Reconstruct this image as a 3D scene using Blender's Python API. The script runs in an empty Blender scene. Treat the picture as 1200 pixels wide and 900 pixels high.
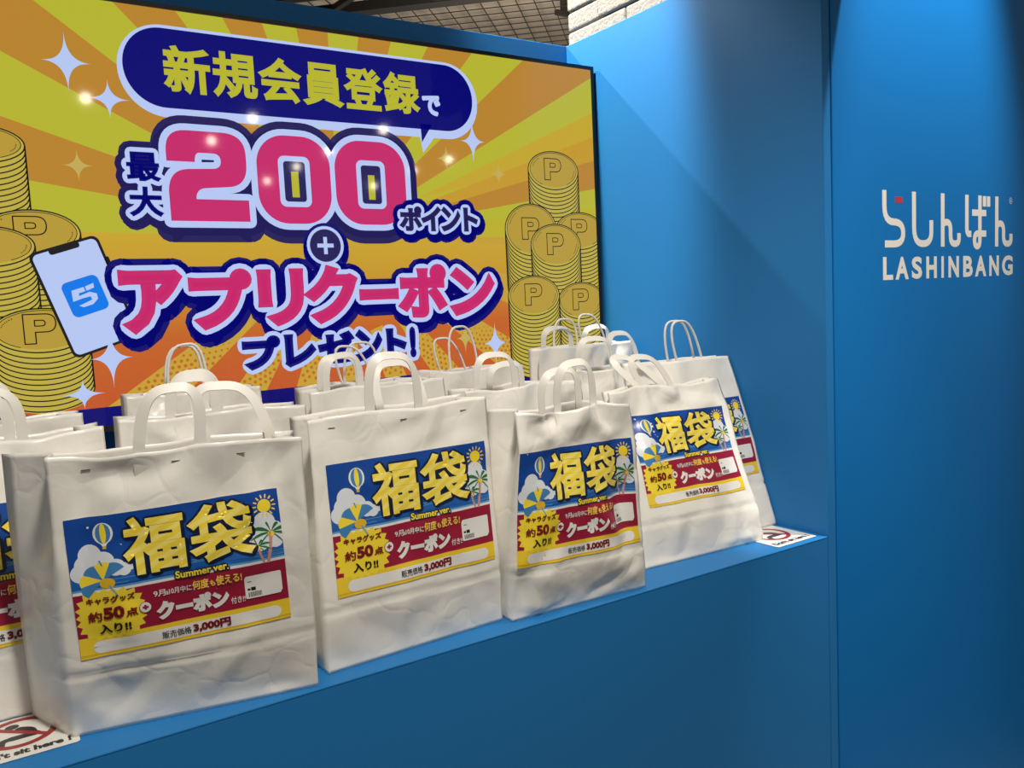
import bpy, bmesh, math, random
from math import sin, cos, tan, pi, radians
from mathutils import Vector, Matrix, noise, geometry

SC = bpy.context.scene
COL = SC.collection
random.seed(7)

# ------------------------------------------------------------------ camera
cam_d = bpy.data.cameras.new('camera')
cam = bpy.data.objects.new('camera', cam_d)
COL.objects.link(cam)
SC.camera = cam
yaw, pitch, roll = 0.57997, 0.09163, -0.048035
d = Vector((sin(yaw) * cos(pitch), cos(yaw) * cos(pitch), -sin(pitch)))
r = Vector((cos(yaw), -sin(yaw), 0))
u = r.cross(d)
r2 = cos(roll) * r + sin(roll) * u
u2 = -sin(roll) * r + cos(roll) * u
M = Matrix((r2, u2, -d)).transposed().to_4x4()
M.translation = Vector((-1.74855, -1.28577, 0.6))
cam.matrix_world = M
cam_d.sensor_fit = 'HORIZONTAL'
cam_d.sensor_width = 36.0
cam_d.lens = 991.85 / 1200 * 36.0
cam_d.clip_start = 0.05

# ------------------------------------------------------------------ world, lights, exposure
SC.view_settings.view_transform = 'Standard'
SC.view_settings.look = 'None'
SC.view_settings.exposure = 0.0
SC.view_settings.gamma = 1.0
SC.view_settings.use_curve_mapping = False
w = bpy.data.worlds.new('store_ambient')
SC.world = w
w.use_nodes = True
bg = w.node_tree.nodes['Background']
bg.inputs['Color'].default_value = (1.0, 0.93, 0.82, 1)
bg.inputs['Strength'].default_value = 0.19


def spot(name, loc, target, power, angle, blend, radius, color=(1.0, 0.90, 0.76)):
    L = bpy.data.lights.new(name, 'SPOT')
    L.energy = power
    L.spot_size = radians(angle)
    L.spot_blend = blend
    L.shadow_soft_size = radius
    L.color = color
    o = bpy.data.objects.new(name, L)
    COL.objects.link(o)
    o.location = loc
    o.rotation_euler = (Vector(target) - Vector(loc)).to_track_quat('-Z', 'Y').to_euler()
    return o


def area(name, loc, target, power, size, color=(1.0, 0.92, 0.80)):
    L = bpy.data.lights.new(name, 'AREA')
    L.shape = 'DISK'
    L.size = size
    L.energy = power
    L.color = color
    o = bpy.data.objects.new(name, L)
    COL.objects.link(o)
    o.location = loc
    o.rotation_euler = (Vector(target) - Vector(loc)).to_track_quat('-Z', 'Y').to_euler()
    return o


spot('ceiling_spot_front', (-1.30, -1.10, 2.35), (-1.0, 0.05, 0.12), 195, 72, 0.6, 0.14, (1.0, 0.94, 0.85))
spot('corner_spot', (-0.55, 1.78, 2.28), (0.0, 0.85, 1.42), 110, 34, 0.6, 0.02, (1.0, 0.95, 0.88))
spot('corner_downlight', (-0.75, 0.85, 2.95), (0.0, 0.84, 1.42), 620, 31, 0.6, 0.05, (1.0, 0.96, 0.90))
spot('panel_spot', (0.42, -0.50, 2.65), (0.42, -0.03, 1.15), 360, 37, 0.8, 0.04, (1.0, 0.96, 0.90))
spot('ledge_spot', (-0.45, -0.15, 2.6), (-0.45, 0.08, 0.0), 60, 34, 0.8, 0.04)
spot('ceiling_area_spot', (1.2, 2.6, 1.7), (1.4, 3.6, 2.7), 190, 110, 0.8, 0.1)
for i, (lx, ly) in enumerate([(-0.7, -4.62), (0.6, -5.95), (0.69, -4.85), (1.9, -7.15), (1.9, -8.3), (2.0, -4.9), (1.9, -6.1), (3.45, -6.15), (3.4, -7.0), (3.45, -8.35)]):
    L = bpy.data.lights.new('store_downlight', 'POINT')
    L.energy = 4
    L.shadow_soft_size = 0.04
    L.color = (1.0, 0.88, 0.70)
    o = bpy.data.objects.new('store_downlight', L)
    COL.objects.link(o)
    o.location = (lx, ly, 2.4)

# ------------------------------------------------------------------ materials
MATS = {}


def srgb(r, g, b):
    f = lambda c: (c / 12.92 if c <= 0.04045 else ((c + 0.055) / 1.055) ** 2.4)
    return (f(r / 255), f(g / 255), f(b / 255), 1)


def mat(name, col, rough=0.5, spec=0.5, metal=0.0, emit=None, estr=1.0, bump=None):
    if name in MATS:
        return MATS[name]
    m = bpy.data.materials.new(name)
    m.use_nodes = True
    nt = m.node_tree
    b = nt.nodes['Principled BSDF']
    b.inputs['Base Color'].default_value = col
    b.inputs['Roughness'].default_value = rough
    b.inputs['Specular IOR Level'].default_value = spec
    b.inputs['Metallic'].default_value = metal
    if emit:
        b.inputs['Emission Color'].default_value = emit
        b.inputs['Emission Strength'].default_value = estr
    if bump:
        scale, strength, dist = bump
        tc = nt.nodes.new('ShaderNodeTexCoord')
        n = nt.nodes.new('ShaderNodeTexNoise')
        n.inputs['Scale'].default_value = scale
        n.inputs['Detail'].default_value = 6
        bp = nt.nodes.new('ShaderNodeBump')
        bp.inputs['Strength'].default_value = strength
        bp.inputs['Distance'].default_value = dist
        nt.links.new(tc.outputs['Object'], n.inputs['Vector'])
        nt.links.new(n.outputs['Fac'], bp.inputs['Height'])
        nt.links.new(bp.outputs['Normal'], b.inputs['Normal'])
    MATS[name] = m
    return m


def screen(name, rgb, k=0.92):
    c = srgb(*rgb)
    m = mat('screen_' + name, (0.006, 0.006, 0.008, 1), 0.045, 0.28, emit=c, estr=k)
    return m


BLUE = mat('blue_paint', (0.018, 0.185, 0.48, 1), 0.5, 0.22, bump=(260, 0.12, 0.002))
BLUE_PANEL = mat('blue_panel_paint', (0.003, 0.170, 0.50, 1), 0.5, 0.22, bump=(300, 0.10, 0.002))
BLACK = mat('black_metal', (0.012, 0.011, 0.010, 1), 0.5)
BEZEL = mat('dark_bezel', (0.016, 0.015, 0.016, 1), 0.3)
WHITE_LETTER = mat('cream_lettering', (0.86, 0.83, 0.76, 1), 0.45)
RED_LETTER = mat('red_lettering', (0.55, 0.03, 0.06, 1), 0.45)
FLOORM = mat('grey_floor_tile', (0.28, 0.27, 0.25, 1), 0.4, bump=(12, 0.05, 0.003))
BRICK = mat('white_rough_brick', (0.27, 0.245, 0.21, 1), 0.8, 0.3, bump=(95, 0.7, 0.006))
CEILM = mat('beige_ceiling', (0.50, 0.43, 0.35, 1), 0.8, bump=(30, 0.1, 0.004))
STAPLE = mat('staple_metal', (0.25, 0.24, 0.22, 1), 0.35, metal=0.9)
HANDLE = mat('white_plastic_band', (0.82, 0.79, 0.72, 1), 0.42, bump=(140, 0.1, 0.001))
ROPE = mat('white_paper_cord', (0.84, 0.81, 0.75, 1), 0.6, bump=(500, 0.5, 0.001))


def bag_material():
    m = mat('white_glossy_bag_paper', (0.86, 0.83, 0.76, 1), 0.30, 0.5)
    nt = m.node_tree
    b = nt.nodes['Principled BSDF']
    tc = nt.nodes.new('ShaderNodeTexCoord')
    n1 = nt.nodes.new('ShaderNodeTexNoise')
    n1.inputs['Scale'].default_value = 11
    n1.inputs['Detail'].default_value = 5
    n1.inputs['Roughness'].default_value = 0.55
    v = nt.nodes.new('ShaderNodeTexVoronoi')
    v.feature = 'DISTANCE_TO_EDGE'
    v.inputs['Scale'].default_value = 9
    mr = nt.nodes.new('ShaderNodeMapRange')
    mr.inputs['From Max'].default_value = 0.10
    ml = nt.nodes.new('ShaderNodeMath')
    ml.operation = 'MULTIPLY'
    ml.inputs[1].default_value = 0.22
    ad = nt.nodes.new('ShaderNodeMath')
    ad.operation = 'ADD'
    dist = nt.nodes.new('ShaderNodeVectorMath')
    dist.operation = 'ADD'
    n2 = nt.nodes.new('ShaderNodeTexNoise')
    n2.inputs['Scale'].default_value = 7
    sc2 = nt.nodes.new('ShaderNodeVectorMath')
    sc2.operation = 'SCALE'
    sc2.inputs['Scale'].default_value = 0.25
    bp = nt.nodes.new('ShaderNodeBump')
    bp.inputs['Strength'].default_value = 0.22
    bp.inputs['Distance'].default_value = 0.008
    L = nt.links.new
    L(tc.outputs['Object'], n1.inputs['Vector'])
    L(tc.outputs['Object'], n2.inputs['Vector'])
    L(n2.outputs['Color'], sc2.inputs[0])
    L(tc.outputs['Object'], dist.inputs[0])
    L(sc2.outputs['Vector'], dist.inputs[1])
    L(dist.outputs['Vector'], v.inputs['Vector'])
    L(v.outputs['Distance'], mr.inputs['Value'])
    L(mr.outputs['Result'], ml.inputs[0])
    L(n1.outputs['Fac'], ad.inputs[0])
    L(ml.outputs['Value'], ad.inputs[1])
    L(ad.outputs['Value'], bp.inputs['Height'])
    L(bp.outputs['Normal'], b.inputs['Normal'])
    return m


BAG = bag_material()


def stripe_material(name, c1, c2, scale, rot):
    m = mat(name, c1, 0.3, 0.5)
    nt = m.node_tree
    b = nt.nodes['Principled BSDF']
    tc = nt.nodes.new('ShaderNodeTexCoord')
    mp = nt.nodes.new('ShaderNodeMapping')
    mp.inputs['Rotation'].default_value = (0, rot, 0)
    wv = nt.nodes.new('ShaderNodeTexWave')
    wv.bands_direction = 'Z'
    wv.inputs['Scale'].default_value = scale
    wv.inputs['Distortion'].default_value = 2.2
    wv.inputs['Detail Scale'].default_value = 1.2
    rp = nt.nodes.new('ShaderNodeValToRGB')
    rp.color_ramp.elements[0].position = 0.42
    rp.color_ramp.elements[0].color = c1
    rp.color_ramp.elements[1].position = 0.58
    rp.color_ramp.elements[1].color = c2
    L = nt.links.new
    L(tc.outputs['Object'], mp.inputs['Vector'])
    L(mp.outputs['Vector'], wv.inputs['Vector'])
    L(wv.outputs['Fac'], rp.inputs['Fac'])
    L(rp.outputs['Color'], b.inputs['Base Color'])
    return m


def ink(name, rgb, k=1.0):
    c = srgb(*rgb)
    return mat('print_' + name, (c[0] * k, c[1] * k, c[2] * k, 1), 0.28, 0.5)


# ------------------------------------------------------------------ object helpers
def tag(o, label=None, cat=None, group=None, kind=None):
    if label: o['label'] = label
    if cat: o['category'] = cat
    if group: o['group'] = group
    if kind: o['kind'] = kind
    return o


def empty(name, loc=(0, 0, 0), rz=0.0):
    o = bpy.data.objects.new(name, None)
    o.empty_display_size = 0.05
    COL.objects.link(o)
    o.location = loc
    o.rotation_euler = (0, 0, rz)
    return o


def obj(name, verts, faces, mats, parent=None, midx=None, smooth=False):
    me = bpy.data.meshes.new(name)
    me.from_pydata([tuple(v) for v in verts], [], faces)
    if not isinstance(mats, (list, tuple)): mats = [mats]
    for m in mats: me.materials.append(m)
    if midx: me.polygons.foreach_set('material_index', midx)
    if smooth: me.polygons.foreach_set('use_smooth', [True] * len(me.polygons))
    me.update()
    o = bpy.data.objects.new(name, me)
    COL.objects.link(o)
    if parent: o.parent = parent
    return o


class MB:
    def __init__(s): s.v = []; s.f = []

    def box(s, x0, x1, y0, y1, z0, z1):
        n = len(s.v)
        s.v += [(x, y, z) for z in (z0, z1) for y in (y0, y1) for x in (x0, x1)]
        s.f += [(n, n + 2, n + 3, n + 1), (n + 4, n + 5, n + 7, n + 6), (n, n + 1, n + 5, n + 4),
                (n + 2, n + 6, n + 7, n + 3), (n, n + 4, n + 6, n + 2), (n + 1, n + 3, n + 7, n + 5)]

    def bar(s, a, b, wx, wz, up=(0, 0, 1)):
        a, b = Vector(a), Vector(b)
        t = (b - a).normalized()
        sd = t.cross(Vector(up)).normalized()
        uu = sd.cross(t)
        n = len(s.v)
        for p in (a, b):
            for i, j in ((-1, -1), (1, -1), (1, 1), (-1, 1)):
                s.v.append(tuple(p + sd * (i * wx / 2) + uu * (j * wz / 2)))
        s.f += [(n, n + 3, n + 2, n + 1), (n + 4, n + 5, n + 6, n + 7)]
        for i in range(4):
            j = (i + 1) % 4
            s.f.append((n + i, n + j, n + 4 + j, n + 4 + i))

    def tube(s, pts, rad, seg=8):
        pts = [Vector(p) for p in pts]
        n0 = len(s.v)
        prev = None
        for i, p in enumerate(pts):
            t = (pts[min(i + 1, len(pts) - 1)] - pts[max(i - 1, 0)]).normalized()
            if prev is None:
                a = t.cross(Vector((0, 1, 0)))
                if a.length < 1e-3: a = t.cross(Vector((1, 0, 0)))
            else:
                a = prev - t * prev.dot(t)
            a.normalize(); prev = a
            b = t.cross(a)
            for k in range(seg):
                q = 2 * pi * k / seg
                s.v.append(tuple(p + (a * cos(q) + b * sin(q)) * rad))
        for i in range(len(pts) - 1):
            for k in range(seg):
                k2 = (k + 1) % seg
                s.f.append((n0 + i * seg + k, n0 + i * seg + k2, n0 + (i + 1) * seg + k2, n0 + (i + 1) * seg + k))
        s.f.append(tuple(n0 + k for k in reversed(range(seg))))
        e = n0 + (len(pts) - 1) * seg
        s.f.append(tuple(e + k for k in range(seg)))

    def build(s, name, m, parent=None, smooth=False):
        return obj(name, s.v, s.f, m, parent, smooth=smooth)


def bevel(o, wd=0.004, seg=2):
    md = o.modifiers.new('bevel', 'BEVEL')
    md.width = wd; md.segments = seg; md.limit_method = 'ANGLE'
    return o


# ------------------------------------------------------------------ flat artwork toolkit (2-D polygons on named layers)
GL = {}


def glyphs(s):
    """filled outline of a piece of writing in Blender's own font: verts, faces, boundary edge list"""
    if s in GL: return GL[s]
    c = bpy.data.curves.new('writing', 'FONT')
    c.body = s
    c.resolution_u = 4
    o = bpy.data.objects.new('writing', c)
    COL.objects.link(o)
    dg = bpy.context.evaluated_depsgraph_get()
    dg.update()
    me = bpy.data.meshes.new_from_object(o.evaluated_get(dg))
    bm = bmesh.new(); bm.from_mesh(me)
    bmesh.ops.remove_doubles(bm, verts=bm.verts, dist=1e-4)
    bm.verts.index_update()
    V = [(v.co.x, v.co.y) for v in bm.verts]
    F = [tuple(v.index for v in f.verts) for f in bm.faces]
    E = [(e.verts[0].index, e.verts[1].index) for e in bm.edges if len(e.link_faces) == 1]
    bm.free()
    bpy.data.meshes.remove(me)
    bpy.data.objects.remove(o); bpy.data.curves.remove(c)
    GL[s] = (V, F, E)
    return GL[s]


class Art:
    """flat artwork: every piece has a material and a layer; layers are lifted a hair above one another"""
    def __init__(s): s.p = []; s.mats = []

    def mi(s, m):
        if m not in s.mats: s.mats.append(m)
        return s.mats.index(m)

    def add(s, V, F, m, layer): s.p.append((V, F, s.mi(m), layer))

    def poly(s, pts, m, layer, holes=()):
        loops = [list(pts)] + [list(h) for h in holes]
        flat = [q for l in loops for q in l]
        tr = geometry.tessellate_polygon([[Vector((x, y, 0)) for x, y in l] for l in loops])
        s.add(flat, [tuple(t) for t in tr], m, layer)

    def ribbon(s, V, E, w, m, layer, joints=True, seg=10, miter=False):
        """band of half-width w along each edge, round or mitred joints"""
        vv, ff = [], []
        first = {}
        ident = [first.setdefault((round(x * 1e6), round(y * 1e6)), i) for i, (x, y) in enumerate(V)]
        E = [(ident[p_], ident[q_]) for p_, q_ in E if ident[p_] != ident[q_]]
        for a, b in E:
            ax, ay = V[a]; bx, by = V[b]
            dx, dy = bx - ax, by - ay
            l = math.hypot(dx, dy)
            if l < 1e-7: continue
            nx, ny = -dy / l * w, dx / l * w
            n = len(vv)
            vv += [(ax + nx, ay + ny), (ax - nx, ay - ny), (bx - nx, by - ny), (bx + nx, by + ny)]
            ff.append((n, n + 1, n + 2, n + 3))
        if joints and E:
            nb = {}
            for p_, q_ in E:
                nb.setdefault(p_, []).append(q_); nb.setdefault(q_, []).append(p_)
            for i, ns in nb.items():
                x, y = V[i]; n = len(vv)
                if len(ns) == 2:
                    d1 = Vector((x - V[ns[0]][0], y - V[ns[0]][1])); d2 = Vector((V[ns[1]][0] - x, V[ns[1]][1] - y))
                    if d1.length < 1e-9 or d2.length < 1e-9: continue
                    d1.normalize(); d2.normalize()
                    cr = d1.x * d2.y - d1.y * d2.x
                    if d1.dot(d2) > .99998: continue
                    if miter or d1.dot(d2) > .8:
                        sg = -1 if cr > 0 else 1
                        n1 = Vector((-d1.y, d1.x)) * (sg * w); n2 = Vector((-d2.y, d2.x)) * (sg * w)
                        h = n1 + n2
                        if h.length > .7 * w:
                            mp = h * (2 * w * w / max(h.length_squared, 1e-12))
                            vv += [(x, y), (x + n1.x, y + n1.y), (x + mp.x, y + mp.y), (x + n2.x, y + n2.y)]
                            ff.append((n, n + 1, n + 2, n + 3))
                            continue
                        vv += [(x, y), (x + n1.x, y + n1.y), (x + n2.x, y + n2.y)]
                        ff.append((n, n + 1, n + 2))
                        continue
                vv += [(x + w * cos(2 * pi * k / seg), y + w * sin(2 * pi * k / seg)) for k in range(seg)]
                ff.append(tuple(range(n, n + seg)))
        s.add(vv, ff, m, layer)

    def stroke(s, pts, w, m, layer, closed=False, round_=True, seg=12):
        E = [(i, i + 1) for i in range(len(pts) - 1)] + ([(len(pts) - 1, 0)] if closed else [])
        s.ribbon(pts, E, w / 2, m, layer, False)
        inner = range(len(pts)) if (round_ or closed) else range(1, len(pts) - 1)
        for i in inner: s.disc(pts[i], w / 2, w / 2, m, layer, seg)

    def disc(s, c, rx, ry, m, layer, seg=24, a0=0.0):
        s.add([(c[0] + rx * cos(2 * pi * k / seg) * cos(a0) - ry * sin(2 * pi * k / seg) * sin(a0),
                c[1] + rx * cos(2 * pi * k / seg) * sin(a0) + ry * sin(2 * pi * k / seg) * cos(a0)) for k in range(seg)],
              [tuple(range(seg))], m, layer)

    def ring(s, c, rx, ry, w, m, layer, a=0, b=2 * pi, seg=36):
        n = seg
        V = [(c[0] + (rx + o) * cos(a + (b - a) * k / n), c[1] + (ry + o) * sin(a + (b - a) * k / n)) for k in range(n + 1) for o in (-w / 2, w / 2)]
        s.add(V, [(2 * k, 2 * k + 1, 2 * k + 3, 2 * k + 2) for k in range(n)], m, layer)

    def text(s, t, x0, x1, y0, y1, fills, bold=0.0, slant=0.0, rot=0.0, sharp=True):
        """writing fitted into a box; fills = [(material, layer, extra outline, (dx, dy))]"""
        V, F, E = glyphs(t)
        xs = [v[0] for v in V]; ys = [v[1] for v in V]
        ax, bx, ay, by = min(xs), max(xs), min(ys), max(ys)
        bw = bold
        kx = (x1 - x0 - 2 * bw) / (bx - ax); ky = (y1 - y0 - 2 * bw) / (by - ay)
        cx, cy = (x0 + x1) / 2, (y0 + y1) / 2
        W = []
        for x, y in V:
            X = x0 + bw + (x - ax) * kx; Y = y0 + bw + (y - ay) * ky
            X += slant * (Y - cy)
            if rot:
                X, Y = cx + (X - cx) * cos(rot) - (Y - cy) * sin(rot), cy + (X - cx) * sin(rot) + (Y - cy) * cos(rot)
            W.append((X, Y))
        for m, layer, grow, (dx, dy) in fills:
            P = [(x + dx, y + dy) for x, y in W]
            s.add(P, F, m, layer)
            if bold + grow > 0: s.ribbon(P, E, bold + grow, m, layer, True, 8 if grow < 0.004 else 12, miter=(sharp and grow < 1e-6))

    def union(s):
        """merge overlapping pieces of one material and layer into a single sheet without overlaps"""
        G = {}
        for V, F, mi, layer in s.p: G.setdefault((mi, layer), []).append((V, F))
        out = []
        for (mi, layer), ps in G.items():
            V, F = [], []
            for v_, f_ in ps:
                n = len(V); V += [Vector(q) for q in v_]
                for f in f_:
                    A2 = sum(v_[f[i]][0] * v_[f[(i + 1) % len(f)]][1] - v_[f[(i + 1) % len(f)]][0] * v_[f[i]][1] for i in range(len(f)))
                    if abs(A2) < 1e-12: continue
                    F.append(tuple(n + i for i in (f if A2 > 0 else reversed(f))))
            if len(F) > 1:
                ov, oe, of, a1, a2, a3 = geometry.delaunay_2d_cdt([q * 200 for q in V], [], F, 1, 1e-6)
                W = [q * 200 for q in V]
                keep = []
                for f, g in zip(of, a3):
                    cx = sum(ov[i].x for i in f) / len(f); cy = sum(ov[i].y for i in f) / len(f)
                    for gi in g:
                        fi = F[gi]; n = len(fi)
                        if all((W[fi[(i + 1) % n]].x - W[fi[i]].x) * (cy - W[fi[i]].y) - (W[fi[(i + 1) % n]].y - W[fi[i]].y) * (cx - W[fi[i]].x) > -1e-5 for i in range(n)):
                            keep.append(tuple(f)); break
                out.append(([(q.x / 200, q.y / 200) for q in ov], keep, mi, layer))
            else: out.append(([tuple(q) for q in V], F, mi, layer))
        s.p = out

    def mesh(s, fn, name, parent=None, clip=None, grid=None, step=0.0002):
        bm = bmesh.new()
        lay = bm.verts.layers.float.new('lift')
        for V, F, mi, layer in s.p:
            vs = []
            for x, y in V:
                v = bm.verts.new((x, y, 0)); v[lay] = layer; vs.append(v)
            for f in F:
                try:
                    q = bm.faces.new([vs[i] for i in f]); q.material_index = mi
                except ValueError: pass
        bm.normal_update()
        def cut(co, no, clear=False):
            g = bm.verts[:] + bm.edges[:] + bm.faces[:]
            bmesh.ops.bisect_plane(bm, geom=g, dist=1e-7, plane_co=co, plane_no=no, clear_outer=clear)
        if clip:
            x0, x1, y0, y1 = clip
            cut((x0, 0, 0), (-1, 0, 0), True); cut((x1, 0, 0), (1, 0, 0), True)
            cut((0, y0, 0), (0, -1, 0), True); cut((0, y1, 0), (0, 1, 0), True)
        if grid:
            gx, gy = grid
            for x in gx: cut((x, 0, 0), (1, 0, 0))
            for y in gy: cut((0, y, 0), (0, 1, 0))
        bm.normal_update()
        V2 = [(v.co.x, v.co.y, v[lay]) for v in bm.verts]
        bm.verts.index_update()
        F2 = []
        for f in bm.faces:
            q = [v.index for v in f.verts]
            if f.normal.z < 0: q.reverse()
            F2.append(tuple(q))
        MI = [f.material_index for f in bm.faces]
        bm.free()
        s.cache = (V2, F2, MI)
        return s.place(fn, name, parent, step)

    def place(s, fn, name, parent=None, step=0.0002, smooth=False):
        V2, F2, MI = s.cache
        return obj(name, [fn(x, y, l * step) for x, y, l in V2], F2, s.mats, parent, MI, smooth=smooth)


def rrect(x0, x1, y0, y1, r, n=8):
    o = []
    for cx, cy, a in ((x1 - r, y1 - r, 0), (x0 + r, y1 - r, pi / 2), (x0 + r, y0 + r, pi), (x1 - r, y0 + r, 1.5 * pi)):
        o += [(cx + r * cos(a + pi / 2 * k / n), cy + r * sin(a + pi / 2 * k / n)) for k in range(n + 1)]
    return o


def bez(p0, p1, p2, n=8):
    return [((1 - t) ** 2 * p0[0] + 2 * t * (1 - t) * p1[0] + t * t * p2[0], (1 - t) ** 2 * p0[1] + 2 * t * (1 - t) * p1[1] + t * t * p2[1]) for t in [k / n for k in range(n + 1)]]


def rounded(pts, r, closed=False, n=6):
    """round the corners of a polyline"""
    o = []
    N = len(pts)
    for i, p in enumerate(pts):
        if not closed and i in (0, N - 1):
            o.append(p); continue
        a = Vector(pts[i - 1]); b = Vector(p); c = Vector(pts[(i + 1) % N])
        ra = min(r, (a - b).length * 0.5); rc = min(r, (c - b).length * 0.5)
        o += bez(tuple(b + (a - b).normalized() * ra), tuple(b), tuple(b + (c - b).normalized() * rc), n)
    return o


# ------------------------------------------------------------------ the setting
TVY = 0.825      # front of the screen
WALLY = 0.9655   # blue back wall
WTOP = 1.432     # top of back and side wall
FLOOR = -0.97

mb = MB(); mb.box(-6, 6, -9, 6, FLOOR - 0.1, FLOOR)
tag(mb.build('floor', FLOORM), kind='structure')
mb = MB(); mb.box(-2.6, 0.0, WALLY, WALLY + 0.05, FLOOR, WTOP)
tag(bevel(mb.build('wall_back', BLUE), 0.002), kind='structure')
mb = MB(); mb.box(0.0, 0.028, -0.002, WALLY + 0.05, FLOOR, WTOP)
tag(bevel(mb.build('wall_right', BLUE), 0.002), kind='structure')
mb = MB(); mb.box(0.031, 2.6, -0.004, 0.028, FLOOR, 2.6)
tag(bevel(mb.build('wall_front', BLUE_PANEL), 0.002), kind='structure')
# display ledge the bags stand on
led = empty('display_ledge', (-1.3, 0.4, FLOOR))
tag(led, 'long blue built-in ledge under the screen carrying the white bags', 'ledge')
mb = MB(); mb.box(-2.6 + 1.3, -0.0015 + 1.3, 0.0 - 0.4, 0.02 - 0.4, 0, -FLOOR - 0.0042)
mb.build('front_panel', BLUE, led)
mb = MB(); mb.box(-2.6 + 1.3, -0.0015 + 1.3, -0.0002 - 0.4, WALLY - 0.002 - 0.4, -FLOOR - 0.004, -FLOOR)
bevel(mb.build('ledge_top', BLUE, led), 0.0015)

# brick wall above the side wall: rough courses with recessed joints
rb = random.Random(3)
v, f = [], []
yy0, yy1, x0 = 1.0, -0.30, 0.034
zc = 1.423
courses = []
while zc < 2.7:
    courses.append(zc); zc += 0.063
bm = bmesh.new()
for k, z0 in enumerate(courses):
    y = yy0
    first = True
    while y > yy1:
        ln = 0.30 if not (first and k % 2) else 0.16
        ln *= rb.uniform(0.92, 1.08)
        first = False
        ya = max(y - ln, yy1)
        bb = bmesh.ops.create_cube(bm, size=1.0)
        px = rb.uniform(-0.004, 0.003)
        jit = rb.uniform(-0.004, 0.004) if y == yy0 else 0
        for q in bb['verts']:
            q.co = Vector((x0 + px + (q.co.x + 0.5) * 0.07, ya + 0.0007 + (q.co.y + 0.5) * (y - ya - 0.0014) + jit * (q.co.y + 0.5), z0 + 0.003 + (q.co.z + 0.5) * 0.058))
        y = ya
bmesh.ops.bevel(bm, geom=bm.edges[:], offset=0.008, segments=3, profile=0.5, affect='EDGES')
nb = len(bm.faces)
bb = bmesh.ops.create_cube(bm, size=1.0)
for q in bb['verts']:
    q.co = Vector((x0 + 0.012 + (q.co.x + 0.5) * 0.06, yy1 + 0.004 + (q.co.y + 0.5) * (yy0 - yy1 - 0.012), 1.42 + (q.co.z + 0.5) * 1.28))
me = bpy.data.meshes.new('wall_brick'); bm.to_mesh(me); bm.free()
me.materials.append(BRICK)
o = bpy.data.objects.new('wall_outer', me); COL.objects.link(o)
tag(o, kind='structure')
# ceiling with black wire mesh below it, far behind the back wall
CZ = 2.6
mb = MB(); mb.box(-1.5, 6, 1.15, 9, CZ + 0.22, CZ + 0.3)
tag(mb.build('ceiling', CEILM), kind='structure')
A = radians(46.5)
dirA = Vector((cos(A), sin(A), 0)); dirB = Vector((-sin(A), cos(A), 0))
mb = MB()
nA = Vector((-sin(A), cos(A), 0))
for k in range(-26, 30):
    off = 1.504 + 0.1165 * k
    c = nA * off + dirA * 3.75
    mb.bar(c - dirA * 2.6 + Vector((0, 0, CZ)), c + dirA * 2.6 + Vector((0, 0, CZ)), 0.0055, 0.0055)
for k in range(-21, 22):
    off = 3.561 + 0.1235 * k
    c = dirA * off + nA * 1.6
    mb.bar(c - nA * 3.0 + Vector((0, 0, CZ + 0.009)), c + nA * 3.0 + Vector((0, 0, CZ + 0.009)), 0.0055, 0.0055)
tag(mb.build('ceiling_mesh', BLACK), 'black wire mesh hung in a square grid under the beige ceiling', 'mesh')
# black truss beam crossing under the mesh
tr = empty('ceiling_truss', (1.0, 3.6, 2.5))
tag(tr, 'black metal truss beam running under the wire mesh above the back wall', 'truss')
def tpt(s, off, z): return tuple(dirA * off + nA * s + Vector((0, 0, z)) - Vector((1.0, 3.6, 2.5)))
for off, z in ((3.13, 2.50), (2.70, 2.46), (2.92, 2.78)):
    mb = MB(); mb.bar(tpt(-1.3, off, z), tpt(5.0, off, z), 0.10 if off > 3 else 0.06, 0.06)
    mb.build('truss_chord', BLACK, tr)
for k in range(14):
    s = -1.2 + k * 0.40
    a, b = ((3.13, 2.50), (2.92, 2.78)) if k % 2 == 0 else ((2.92, 2.78), (3.13, 2.50))
    mb = MB(); mb.bar(tpt(s, *a), tpt(s + 0.40, *b), 0.035, 0.035); mb.build('truss_web', BLACK, tr)
    a, b = ((2.70, 2.46), (3.13, 2.50)) if k % 2 == 0 else ((3.13, 2.50), (2.70, 2.46))
    mb = MB(); mb.bar(tpt(s, *a), tpt(s + 0.40, *b), 0.035, 0.035); mb.build('truss_web', BLACK, tr)
# black clamp bracket holding the mesh near the brick wall
mb = MB()
bx, by = 1.93, 3.46
mb.bar((bx, by, CZ - 0.015), (bx, by, CZ + 0.215), 0.035, 0.035, (1, 0, 0))
mb.bar((bx - 0.07, by, CZ - 0.03), (bx + 0.09, by, CZ - 0.03), 0.03, 0.03)
tag(mb.build('mesh_hanger', BLACK), 'black hanger post of the wire mesh beside the white brick', 'hanger')

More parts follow.
